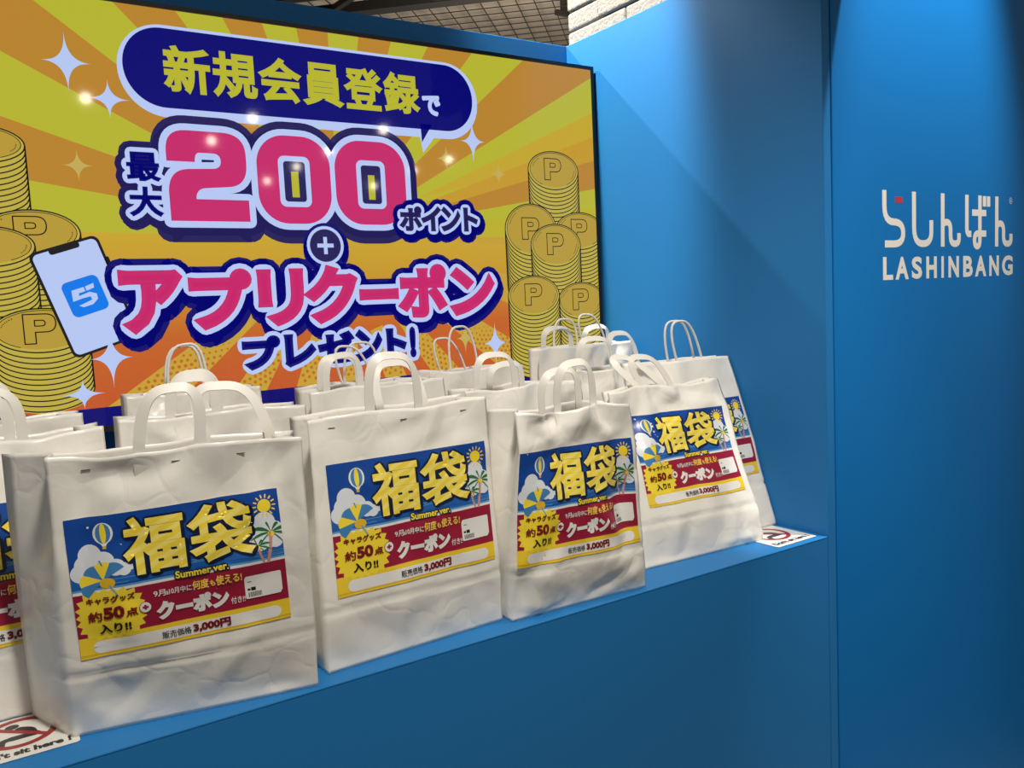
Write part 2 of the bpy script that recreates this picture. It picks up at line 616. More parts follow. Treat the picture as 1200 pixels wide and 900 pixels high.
# ------------------------------------------------------------------ television
TX0, TX1, TZ0, TZ1 = -1.727, -0.008, 0.360, 1.330
tv = empty('television', ((TX0 + TX1) / 2, TVY, TZ0))
tag(tv, 'large wall screen showing a yellow point campaign advert behind the bags', 'television')
ox, oz = (TX0 + TX1) / 2, TZ0
SX0, SX1, SZ0, SZ1 = TX0 + 0.011, TX1 - 0.011, TZ0 + 0.013, TZ1 - 0.011
mb = MB()
mb.box(TX0 - ox, SX0 - ox, -0.003, 0.05, 0, TZ1 - oz)
mb.box(SX1 - ox, TX1 - ox, -0.003, 0.05, 0, TZ1 - oz)
mb.box(SX0 - ox, SX1 - ox, -0.003, 0.05, SZ1 - oz, TZ1 - oz)
mb.box(SX0 - ox, SX1 - ox, -0.003, 0.05, 0, SZ0 - oz)
mb.build('bezel', BEZEL, tv)
mb = MB(); mb.box(TX0 - ox + 0.006, TX1 - ox - 0.006, 0.006, 0.075, 0.006, TZ1 - oz - 0.006)
mb.box(-0.35, 0.35, 0.075, WALLY - TVY - 0.002, 0.3, 0.7)
mb.build('back_housing', BEZEL, tv)

S_Y = screen('yellow', (188, 186, 52)); S_O = screen('orange', (190, 136, 48)); S_W = screen('pale_white', (188, 206, 250))
S_N = screen('navy', (8, 8, 112)); S_D = screen('dark_navy', (38, 32, 92)); S_P = screen('pink', (204, 44, 110))
S_G = screen('gold', (188, 158, 58)); S_GL = screen('gold_side', (196, 178, 72)); S_K = screen('black_line', (22, 20, 16)); S_T = screen('tan', (200, 176, 92))
S_LY = screen('lower_yellow', (204, 164, 58)); S_B = screen('app_blue', (10, 124, 240)); S_DOT = screen('dot', (196, 110, 34)); S_BUB = screen('bubble_blue', (4, 4, 116)); S_DK = screen('phone_black', (28, 26, 30))


def ramp_screen(name, stops, z0, z1):
    """screen content whose displayed colour runs from one hue to another up the picture"""
    m = screen(name, (200, 140, 50))
    nt = m.node_tree
    b = nt.nodes['Principled BSDF']
    tc = nt.nodes.new('ShaderNodeTexCoord')
    sp = nt.nodes.new('ShaderNodeSeparateXYZ')
    mr = nt.nodes.new('ShaderNodeMapRange')
    mr.inputs['From Min'].default_value = z0 - oz; mr.inputs['From Max'].default_value = z1 - oz
    rp = nt.nodes.new('ShaderNodeValToRGB')
    e = rp.color_ramp.elements
    e[0].position, e[0].color = stops[0][0], srgb(*stops[0][1])
    e[1].position, e[1].color = stops[-1][0], srgb(*stops[-1][1])
    for p_, c_ in stops[1:-1]:
        q = e.new(p_); q.color = srgb(*c_)
    L = nt.links.new
    L(tc.outputs['Object'], sp.inputs[0]); L(sp.outputs['Z'], mr.inputs['Value']); L(mr.outputs['Result'], rp.inputs['Fac'])
    L(rp.outputs['Color'], b.inputs['Emission Color'])
    return m


S_BASE = ramp_screen('lower_orange', [(0, (200, 92, 42)), (0.35, (202, 104, 40)), (0.72, (206, 158, 46)), (1, (208, 172, 50))], 0.43, 0.82)

a = Art()
a.poly([(SX0, SZ0), (SX1, SZ0), (SX1, SZ1), (SX0, SZ1)], S_BASE, 0)
RC = (-0.882, 0.803)
angs = [0.0, 10, 19.9, 29.7, 40.3, 50.0, 60.5, 70.6, 80.3, 89.6, 98.7, 107.8, 116.8, 125.5, 134.2, 143, 152.3, 161.5, 170.6, 179.4]
for i in range(len(angs) - 1):
    p = [RC] + [(RC[0] + 1.6 * cos(radians(t)), RC[1] + 1.6 * sin(radians(t))) for t in (angs[i], angs[i + 1])]
    a.poly(p, S_Y if i % 2 == 0 else S_O, 1)
for k in range(10):
    t0 = -146.5 + 18 * k
    rr = [(0.27, 1.4)]
    p = [(RC[0] + q * cos(radians(t)), RC[1] + q * sin(radians(t))) for q, t in ((0.26, t0), (1.5, t0), (1.5, t0 + 8.6), (0.26, t0 + 8.6))]
    a.poly(p, S_LY, 1)
    for q in range(60):
        rad = 0.30 + q * 0.0125
        nn = max(1, int(rad * radians(8.2) / 0.014))
        for j in range(nn):
            t = radians(t0 + 0.5 + (j + (0.75 if q % 2 else 0.25)) * 8.0 / nn)
            x, z = RC[0] + rad * cos(t), RC[1] + rad * sin(t)
            if 0.43 < z < 0.545 and SX0 < x < SX1:
                a.disc((x, z), 0.0042 * min(1.0, (0.575 - z) / 0.07), 0.0042 * min(1.0, (0.575 - z) / 0.07), S_DOT, 2, 8)
a.poly([(SX0, SZ0), (SX1, SZ0), (SX1, 0.431), (SX0, 0.413)], S_N, 3)


def P_outline(c, k, layer):
    T = lambda l: [(c[0] + x * k, c[1] + y * k * 0.86) for x, y in l]
    o_ = [(-.50, -.62), (-.50, .62), (.20, .62)] + bez((.20, .62), (.54, .62), (.54, .25), 6) + bez((.54, .25), (.54, -.14), (.20, -.14), 6) + [(-.14, -.14), (-.14, -.62)]
    i_ = [(-.14, .12), (-.14, .36), (.08, .36)] + bez((.08, .36), (.20, .36), (.20, .24), 3) + bez((.20, .24), (.20, .12), (.08, .12), 3)
    a.stroke(T(o_), 0.0026, S_K, layer, closed=True, seg=5)
    a.stroke(T(i_), 0.0024, S_K, layer, closed=True, seg=5)


def coin_stack(c, rx, ry, zb, L):
    n = 22
    lower = [(c[0] + rx * cos(pi + pi * k / n), zb + ry * sin(pi + pi * k / n)) for k in range(n + 1)]
    a.poly([(c[0] - rx, c[1])] + lower + [(c[0] + rx, c[1])], S_GL, L)
    z = c[1] - 0.0125
    while z > zb - 0.004:
        a.ring((c[0], z), rx, ry, 0.0028, S_K, L + 0.1, pi, 2 * pi, 24)
        z -= 0.0118
    a.stroke([(c[0] - rx, c[1]), (c[0] - rx, zb)], 0.003, S_K, L + 0.1, round_=False)
    a.stroke([(c[0] + rx, c[1]), (c[0] + rx, zb)], 0.003, S_K, L + 0.1, round_=False)
    a.disc(c, rx, ry, S_GL, L + 0.2, 40)
    a.disc((c[0], c[1] + 0.002), rx - 0.006, ry - 0.005, S_G, L + 0.3, 40)
    a.ring(c, rx, ry, 0.003, S_K, L + 0.4, seg=40)
    a.ring((c[0], c[1] + 0.002), rx - 0.007, ry - 0.006, 0.0016, S_K, L + 0.4, -1.0, 4.2, 34)
    for k in range(14):
        t = -0.55 + k * 0.09 + (2.25 if k > 6 else 0)
        a.ring((c[0], c[1] + 0.002), rx - 0.016, ry - 0.012, 0.002, S_K, L + 0.4, t, t + 0.05, 2)
    P_outline((c[0] - 0.004, c[1] + 0.004), 0.060, L + 0.5)


# coin stacks, right side back to front, then left side
coin_stack((-.178, 1.004), .094, .057, .84, 4)
coin_stack((-.085, .823), .094, .057, .66, 5)
coin_stack((-.270, .825), .094, .077, .66, 6)
coin_stack((-.180, .779), .094, .064, .62, 7)
coin_stack((-.090, .607), .090, .057, .44, 8)
coin_stack((-.270, .628), .094, .060, .44, 9)
coin_stack((-1.677, .991), .094, .040, .82, 4)
coin_stack((-1.585, .806), .094, .050, .62, 5)
coin_stack((-1.676, .778), .094, .043, .60, 6)
coin_stack((-1.585, .596), .094, .048, .462, 7)


def star(c, w, h, m, L=14):
    pts = []
    for k in range(64):
        t = 2 * pi * k / 64
        pts.append((c[0] + w * math.copysign(abs(cos(t)) ** 4.2, cos(t)), c[1] + h * math.copysign(abs(sin(t)) ** 4.2, sin(t))))
    a.poly(pts, m, L)


star((-1.488, 1.177), .052, .068, S_W); star((-1.409, 1.105), .048, .046, S_W); star((-1.484, .955), .034, .038, S_T)
star((-.461, 1.073), .044, .066, S_W); star((-.550, 1.02), .036, .04, S_T); star((-.378, .985), .03, .034, S_T)
star((-1.451, .526), .048, .072, S_W, 16); star((-1.515, .449), .05, .036, S_W, 16); star((-.418, .494), .045, .068, S_W, 16); star((-.52, .515), .03, .05, S_T, 16)

# phone
def rotp(pts, c, t): return [(c[0] + x * cos(t) - y * sin(t), c[1] + x * sin(t) + y * cos(t)) for x, y in pts]
pc, pt = (-1.4925, .6665), radians(17.5)
a.poly(rotp(rrect(-.0735, .0735, -.122, .122, .016), pc, pt), S_DK, 10)
a.poly(rotp(rrect(.066, .078, .02, .07, .004), pc, pt), S_DK, 10)
a.poly(rotp(rrect(-.0675, .0675, -.116, .116, .012), pc, pt), S_W, 11)
a.poly(rotp(rrect(-.032, .032, .106, .120, .006), pc, pt), S_DK, 12)
ac = (-1.493, .668)
a.poly(rotp(rrect(-.039, .039, -.040, .040, .013), ac, pt), S_B, 12)
five = [(-.022, .020), (.004, .020), (.004, .010), (-.010, .010), (-.012, .004), (.012, .006), (.024, -.002), (.022, -.014), (.008, -.022), (-.012, -.022), (-.020, -.016), (-.004, -.014), (.010, -.012), (.010, -.004), (-.006, -.003), (-.028, -.004)]
a.poly(rotp(five, ac, pt), S_W, 13)
a.poly(rotp([(.007, .020), (.026, .022), (.024, .012), (.007, .010)], ac, pt), S_W, 13)

# speech bubble
def bubble(x0, x1, z0, z1, tail): return rrect(x0, x1, z0, z1, (z1 - z0) / 2 - 0.001, 14)
a.poly(bubble(-1.386, -.440, 1.074, 1.283, 0), S_W, 15)
a.poly([(-.632, 1.09), (-.572, 1.09), (-.622, 1.032)], S_W, 15)
a.poly(bubble(-1.374, -.456, 1.096, 1.276, 0), S_BUB, 17)
a.poly([(-.626, 1.11), (-.590, 1.11), (-.624, 1.060)], S_BUB, 17)
for i, ch in enumerate('新規会員登録'):
    x = -1.287 + i * 0.1112
    a.text(ch, x, x + 0.106, 1.133, 1.240, [(S_Y, 18, 0, (0, 0))], bold=0.0036)
a.text('で', -.617, -.560, 1.134, 1.190, [(S_W, 18, 0, (0, 0))], bold=0.0035, sharp=False)

# the big 200
def two(x0, x1, z0, z1):
    q = [(0, .655), (0, .76)] + bez((0, .76), (.0, 1.0), (.26, 1.0)) + [(.70, 1.0)] + bez((.70, 1), (1, 1), (1, .76)) + [(1, .66)] + bez((1, .66), (1, .40), (.74, .39)) + [(.46, .37)] + \
        bez((.46, .37), (.33, .36), (.33, .245)) + [(1, .245), (1, 0), (0, 0), (0, .33)] + bez((0, .33), (.02, .56), (.25, .575)) + [(.58, .59)] + bez((.58, .59), (.67, .6), (.67, .68)) + bez((.67, .68), (.67, .755), (.58, .76)) + [(.40, .76)] + bez((.40, .76), (.345, .75), (.345, .655))
    return [(x0 + x * (x1 - x0), z0 + y * (z1 - z0)) for x, y in q]
def outline(loops, g, m, L, dx=0, dz=0):
    for l in loops:
        P = [(x + dx, z + dz) for x, z in l]
        a.ribbon(P, [(i, (i + 1) % len(P)) for i in range(len(P))], g, m, L, True, 14)
t2 = two(-1.297, -1.112, .837, 1.048)
a.poly(t2, S_P, 24); outline([t2], .0155, S_W, 22); a.poly(t2, S_W, 22)
outline([t2], .034, S_D, 20); outline([t2], .034, S_D, 20, 0, -.016); a.poly([(x, z) for x, z in t2], S_D, 20)
for x0, x1 in ((-1.087, -.897), (-.884, -.682)):
    o_ = rrect(x0, x1, .834, 1.052, .074, 10)
    cx = (x0 + x1) / 2
    h_ = rrect(cx - .041, cx + .041, .876, 1.002, .016, 5)
    a.poly(o_, S_P, 24, [h_]); a.poly(o_, S_W, 22, [rrect(cx - .028, cx + .028, .889, .989, .008, 4)]); outline([o_], .0155, S_W, 22)
    a.poly(o_, S_D, 20, [rrect(cx - .009, cx + .010, .900, .964, .001, 2)]); outline([o_], .034, S_D, 20); outline([o_], .034, S_D, 20, 0, -.016)
    a.poly(rrect(cx - .009, cx + .010, .900, .964, .001, 2), S_Y, 21)
for ch, b in (('最', (-1.385, -1.313, .926, .992)), ('大', (-1.385, -1.313, .846, .914))):
    a.text(ch, *b, [(S_N, 25, 0, (0, 0)), (S_W, 23.5, .010, (0, 0)), (S_D, 19.5, .024, (0, 0)), (S_D, 19.5, .024, (.004, -.008))], bold=.0027)
for ch, b in (('ポ', (-.706, -.638)), ('イ', (-.640, -.578)), ('ン', (-.577, -.515)), ('ト', (-.505, -.458))):
    a.text(ch, b[0], b[1], .818, .886, [(S_D, 29, 0, (0, 0)), (S_W, 28, .0085, (0, 0)), (S_N, 27, .022, (0, 0)), (S_N, 27, .022, (.004, -.010))], bold=.0042)
# plus badge
a.disc((-.921, .775), .062, .062, S_N, 26, 30); a.disc((-.921, .765), .062, .062, S_N, 26, 30)
a.disc((-.923, .779), .050, .050, S_W, 33, 30); a.disc((-.923, .779), .042, .042, S_D, 34, 30)
a.stroke([(-.945, .779), (-.901, .779)], .010, S_W, 35, round_=False); a.stroke([(-.923, .757), (-.923, .801)], .010, S_W, 35, round_=False)
# app coupon line
for ch, b in (('ア', (-1.424, -1.285, .578, .724)), ('プ', (-1.272, -1.120, .578, .724)), ('リ', (-1.108, -.988, .578, .722)), ('ク', (-.985, -.842, .578, .728)), ('ー', (-.838, -.722, .634, .664)), ('ポ', (-.722, -.572, .580, .728)), ('ン', (-.560, -.412, .580, .716))):
    a.text(ch, *b, [(S_P, 32, 0, (0, 0)), (S_W, 31, .012, (0, 0)), (S_N, 30, .027, (0, 0)), (S_N, 30, .027, (.005, -.016))], bold=.0098)
for ch, b in (('プ', (-1.157, -1.060)), ('レ', (-1.050, -.968)), ('ゼ', (-.962, -.862)), ('ン', (-.858, -.780)), ('ト', (-.768, -.708)), ('!', (-.698, -.679))):
    a.text(ch, b[0], b[1], .472, .556, [(S_N, 38, 0, (0, 0)), (S_W, 37, .0105, (0, 0))], bold=.0068)
a.mesh(lambda x, y, l: (x - ox, -l - 0.0004, y - oz), 'screen', tv, clip=(SX0, SX1, SZ0, SZ1), step=0.00006)

# ------------------------------------------------------------------ store logo lettering on the right-hand wall
lg = empty('logo_lettering', (0.55, -0.0042, 0.62))
tag(lg, 'cream logo lettering in two lines on the blue wall at right', 'sign')
a = Art()
SW = .0178
def st(pts, r=.03): a.stroke(rounded(pts, r), SW, WHITE_LETTER, 0, round_=False, seg=14)
st([(.237, .846), (.237, .767), (.318, .767), (.318, .7115), (.238, .7115)], .04)
st([(.367, .846), (.367, .712), (.447, .712), (.447, .774)], .042)
for dx in (0, .2795):
    st([(.5015 + dx, .846), (.5015 + dx, .704)])
    st([(.5015 + dx, .735), (.5015 + dx, .770), (.540 + dx, .770), (.540 + dx, .712), (.582 + dx, .712), (.582 + dx, .741)], .022)
st([(.622, .846), (.622, .739), (.645, .739)], .018)
st([(.649, .798), (.724, .798)])
st([(.690, .846), (.690, .705), (.662, .705), (.662, .7405), (.724, .7405)], .017)
st([(.714, .845), (.714, .816)]); st([(.736, .845), (.736, .816)])
for ch, x0, x1 in [('L', 0.2293, 0.2723), ('A', 0.2846, 0.3404), ('S', 0.356, 0.403), ('H', 0.4227, 0.4726), ('I', 0.4948, 0.5067), ('N', 0.5293, 0.5818), ('B', 0.6033, 0.6529), ('A', 0.6663, 0.7237), ('N', 0.741, 0.7939), ('G', 0.8118, 0.8723)]:
    a.text(ch, x0, x1, .6205, .6785, [(WHITE_LETTER, 0, 0, (0, 0))], bold=.0030)
a.ring((.859, .836), .0075, .0085, .0016, WHITE_LETTER, 0, seg=20)
a.text('R', .8555, .8628, .8315, .8405, [(WHITE_LETTER, 0, 0, (0, 0))])
a.union()
a.mesh(lambda x, y, l: (x - .55, 0.0, y - .62), 'letters', lg)
a = Art()
a.poly([(.283, .8155), (.316, .8155), (.316, .8305), (.283, .8305)], RED_LETTER, 0)
q = a.mesh(lambda x, y, l: (x - .55, 0.0, y - .62), 'red_mark', lg)
tag(q, 'small red block')

# ------------------------------------------------------------------ no-sitting stickers lying on the ledge
SG_W = mat('sticker_white', (0.80, 0.78, 0.72, 1), 0.35); SG_R = mat('sticker_red', (0.33, 0.022, 0.03, 1), 0.35); SG_K = mat('sticker_black', (0.02, 0.02, 0.02, 1), 0.35)
def sticker(x0, y0, label, rz=0.0):
    global a
    a = Art()
    S = 0.146
    a.poly(rrect(0, S, 0, S, .006), SG_W, 0)
    c = (S * .5, S * .60)
    # seated figure
    a.disc((c[0] - .008, c[1] + .026), .0095, .0085, SG_K, 1, 18)
    a.stroke(rounded([(c[0] + .002, c[1] + .012), (c[0] + .014, c[1] + .004), (c[0] + .016, c[1] - .010)], .01), .015, SG_K, 1)
    a.stroke([(c[0] + .020, c[1] - .016), (c[0] - .010, c[1] - .016)], .015, SG_K, 1)
    a.stroke(rounded([(c[0] - .012, c[1] - .016), (c[0] - .024, c[1] - .018), (c[0] - .026, c[1] - .034)], .008), .012, SG_K, 1)
    a.stroke([(c[0] - .028, c[1] + .028), (c[0] + .034, c[1] - .028)], .009, SG_R, 2, round_=False)
    a.ring(c, .047, .047, .0105, SG_R, 2, seg=48)
    a.text("Don't sit here !", .010, S - .010, .012, .030, [(SG_K, 1, 0, (0, 0))], bold=.0011)
    a.union()
    o = a.mesh(lambda x, y, l: (x - S / 2, y - S / 2, l + 0.0008), 'warning_sticker')
    o.location = (x0 + S / 2, y0 + S / 2, 0.0002); o.rotation_euler = (0, 0, rz)
    tag(o, label, 'sticker')
    return o
sticker(-1.792, .060, 'white no-sitting sticker with red circle left of the leftmost large bag')
sticker(-.164, .018, 'white no-sitting sticker half hidden beside the bag at the right end', radians(.6))

# ------------------------------------------------------------------ printed label of the bags
LW, LH = .315, .220
I_B = ink('blue', (14, 72, 158)); I_SEA = ink('sea', (30, 96, 176)); I_SEA2 = ink('sea_light', (96, 160, 210)); I_W = ink('white', (238, 236, 232)); I_R = ink('crimson', (156, 26, 58))
I_Y = ink('yellow', (244, 208, 52)); I_YB = ink('bright_yellow', (250, 222, 58)); I_NV = ink('navy', (8, 26, 58)); I_BR = ink('brown', (110, 22, 12)); I_K = ink('black', (26, 20, 18)); I_OR = ink('pale_orange', (255, 214, 90))
I_G = ink('palm_green', (40, 118, 62)); I_TR = ink('trunk', (206, 150, 140)); I_PB = ink('parasol_blue', (66, 132, 190)); I_CL = ink('cloud', (226, 230, 236)); I_PP = ink('pill_white', (236, 234, 230)); I_DR = ink('dark_red', (120, 16, 20)); I_BLACKB = ink('barcode', (30, 28, 28)); I_GO = ink('golden', (226, 182, 44))
I_FU = stripe_material('print_striped_yellow', srgb(247, 219, 70), srgb(251, 231, 118), 20, radians(28))
lab = Art(); a = lab
def uv(u_, v_): return ((u_ - .5) * LW, (.5 - v_) * LH)
def box(u0, u1, v0, v1): return [uv(u0, v1), uv(u1, v1), uv(u1, v0), uv(u0, v0)]
a.poly(box(0, 1, 0, 1), I_W, 0)
a.poly(box(0, 1, 0, .525), I_B, 1)
a.poly(box(0, 1, .405, .50), I_SEA, 2)
rs = random.Random(5)
for k in range(16):
    u0 = rs.uniform(0, .9); v0 = .41 + rs.uniform(0, .085)
    a.poly(box(u0, min(1, u0 + rs.uniform(.08, .3)), v0, v0 + .004), I_SEA2 if k % 3 else I_B, 3)
a.poly(box(0, 1, .50, .515), I_SEA2, 3)
a.poly(box(0, 1, .515, .535), I_W, 3)
a.poly(box(0, 1, .535, .85), I_R, 2)
a.poly(box(0, 1, .85, 1), I_Y, 2)
a.poly(box(0, 1, .972, .985), I_GO, 3)
def udisc(u_, v_, r_, m, L, ry=None, seg=20): a.disc(uv(u_, v_), r_, ry or r_, m, L, seg)
for q in ((.095, .265, .0165), (.075, .335, .017), (.15, .325, .0165), (.205, .372, .013), (.045, .385, .014), (.24, .392, .010), (.11, .375, .018)): udisc(*q, I_CL, 3.4)
a.poly(box(.01, .28, .36, .405), I_CL, 3.4)
for q in ((.915, .24, .018), (.90, .31, .020), (.95, .33, .022), (.885, .37, .016), (.965, .38, .012)): udisc(*q, I_CL, 3.4)
a.poly(box(.86, 1, .37, .405), I_CL, 3.4)
# hot-air balloon
udisc(.165, .125, .0140, I_W, 4, .0165); udisc(.165, .125, .0105, I_PB, 5, .0155); udisc(.165, .125, .0042, I_YB, 6, .0155)
a.poly([uv(.138, .17), uv(.192, .17), uv(.172, .215), uv(.158, .215)], I_W, 4); a.poly(box(.157, .173, .215, .235), I_GO, 5)
# sun
udisc(.925, .115, .0108, I_YB, 5)
for k in range(14):
    t = 2 * pi * k / 14; c = uv(.925, .115)
    a.stroke([(c[0] + .0135 * cos(t), c[1] + .0135 * sin(t)), (c[0] + .0178 * cos(t), c[1] + .0178 * sin(t))], .0024, I_OR, 5, seg=5)
# parasol
c = uv(.155, .47)
R = .036
for k, m in enumerate((I_PB, I_YB, I_PB, I_YB, I_PB)):
    t0, t1 = radians(222 - k * 36), radians(222 - (k + 1) * 36)
    rim = bez((c[0] + R * cos(t0), c[1] + R * sin(t0) * .85), (c[0] + R * 1.16 * cos((t0 + t1) / 2), c[1] + R * .98 * sin((t0 + t1) / 2)), (c[0] + R * cos(t1), c[1] + R * sin(t1) * .85), 5)
    a.poly([(c[0] - .004, c[1] + .004)] + rim, m, 6)
udisc(.160, .475, .011, I_GO, 7, .008)
a.stroke([uv(.165, .49), uv(.20, .575)], .002, I_SEA2, 8, round_=False); a.stroke([uv(.135, .31), uv(.145, .35)], .002, I_PB, 8, round_=False)
# palms
def palm(u_, v_, k, vb, du):
    c = uv(u_, v_)
    a.stroke([uv(u_ + du, vb), uv(u_ + du * .4, (v_ + vb) / 2), c], .0042 * k + .0008, I_TR, 7, seg=6)
    for t, l in ((20, 1), (62, .8), (105, .85), (150, 1), (190, 1.0), (225, .95), (-15, 1.0), (-48, .9)):
        t = radians(t); tip = (c[0] + .034 * k * l * cos(t), c[1] + .026 * k * l * sin(t) - .006 * k)
        mid = (c[0] + .020 * k * l * cos(t), c[1] + .020 * k * l * sin(t) + .008 * k)
        mid2 = (c[0] + .016 * k * l * cos(t), c[1] + .012 * k * l * sin(t) - .001 * k)
        a.poly(bez(c, mid, tip, 5) + bez(tip, mid2, c, 5)[1:-1], I_G, 8)
    udisc(u_ + .003, v_ + .012, .0042 * k, I_OR, 9, seg=10); udisc(u_ - .008, v_ + .008, .0034 * k, I_GO, 9, seg=10)
palm(.945, .315, 1.02, .53, -.028); palm(.872, .405, .66, .53, .022)
# the two big characters
for ch, b in (('福', (.245, .53, .455, .045)), ('袋', (.548, .858, .450, .035))):
    p0, p1 = uv(b[0], b[2]), uv(b[1], b[3])
    a.text(ch, p0[0], p1[0], p0[1], p1[1], [(I_FU, 12, 0, (0, 0)), (I_NV, 10, .0034, (0, 0)), (I_NV, 10, .0034, (.0022, -.0022))], bold=.0029)
p0, p1 = uv(.465, .530), uv(.72, .476)
a.text('Summer ver.', p0[0], p1[0], p0[1], p1[1], [(I_YB, 14, 0, (0, 0)), (I_NV, 13, .0020, (0, 0))], bold=.0005)
# starburst
c = uv(.158, .70)
pts = []
nsp = 22
for k in range(nsp * 2):
    t = pi * k / nsp
    R_ = (1.0, .86)[k % 2]
    ex = (abs(cos(t)) ** 3 + abs(sin(t)) ** 3) ** (-1 / 3)
    pts.append((c[0] + .0500 * R_ * ex * cos(t), c[1] + .0425 * R_ * ex * sin(t)))
a.poly(pts, I_YB, 4)
def tx(t, u0, u1, v0, v1, m, bold=.0006, L=15, rot=0):
    p0, p1 = uv(u0, v1), uv(u1, v0)
    a.text(t, p0[0], p1[0], p0[1], p1[1], [(m, L, 0, (0, 0))], bold=bold, rot=rot, sharp=bold < .0024)
tx('キャラグッズ', .055, .272, .565, .615, I_BR, .0005)
tx('約', .055, .118, .665, .74, I_DR, .0005); tx('50', .124, .218, .645, .735, I_DR, .0014); tx('点', .224, .276, .675, .735, I_DR, .0005)
tx('入り!!', .098, .240, .765, .835, I_K, .0007)
udisc(.312, .695, .0092, I_R, 15); udisc(.312, .695, .0082, I_W, 16)
a.stroke([uv(.298, .695), uv(.326, .695)], .0034, I_R, 17, round_=False); a.stroke([uv(.312, .677), uv(.312, .713)], .0034, I_R, 17, round_=False)
tx('9月', .355, .410, .588, .636, I_W, .00015); tx('&', .412, .424, .606, .634, I_W, .0001); tx('10月中に', .426, .532, .588, .636, I_W, .00015)
tx('何度', .536, .615, .568, .640, I_OR, .00035); tx('も', .620, .646, .590, .634, I_OR, .0003); tx('使える!', .650, .776, .566, .638, I_OR, .00035)
tx('クーポン', .362, .705, .672, .812, I_W, .0022); tx('付き!!', .712, .782, .752, .804, I_W, .0001)
a.poly(rrect(uv(.06, 0)[0], uv(.955, 0)[0], uv(0, .975)[1], uv(0, .885)[1], .0105, 8), I_PP, 4)
tx('販売価格', .372, .508, .905, .958, I_K, .0001); tx('3,000円', .518, .700, .893, .962, I_DR, .0009)
a.poly(rrect(uv(.785, 0)[0], uv(.965, 0)[0], uv(0, .79)[1], uv(0, .625)[1], .003, 4), I_W, 15)
a.poly(rrect(uv(.788, 0)[0], uv(.972, 0)[0], uv(0, .775)[1], uv(0, .615)[1], .003, 4), I_W, 16)
rs = random.Random(2)
xb = .80
while xb < .866:
    wd = rs.uniform(.0015, .005); a.poly(box(xb, xb + wd, .742, .778), I_BLACKB, 17); xb += wd + rs.uniform(.0015, .004)
a.poly(box(.815, .838, .705, .732), I_K, 17); a.poly(box(.797, .812, .712, .728), I_BLACKB, 17); a.poly(box(.80, .82, .658, .664), I_BLACKB, 17)
NGX, NGY = 44, 34
gx = [-LW / 2 + LW * k / NGX for k in range(1, NGX)]; gy = [-LH / 2 + LH * k / NGY for k in range(1, NGY)]
lab.union()
tmp = lab.mesh(lambda x, y, l: (x, y, l), 'label', None, clip=(-LW / 2, LW / 2, -LH / 2, LH / 2), grid=(gx, gy))
tme = tmp.data; bpy.data.objects.remove(tmp); bpy.data.meshes.remove(tme)


# ------------------------------------------------------------------ the bags
def smooth(t):
    t = max(0.0, min(1.0, t)); return t * t * (3 - 2 * t)


def ridged(p, oct_=3):
    s, am, fr = 0.0, 1.0, 1.0
    for _ in range(oct_):
        s += am * (1 - abs(noise.noise(p * fr))) ** 3; am *= .5; fr *= 2.1
    return s


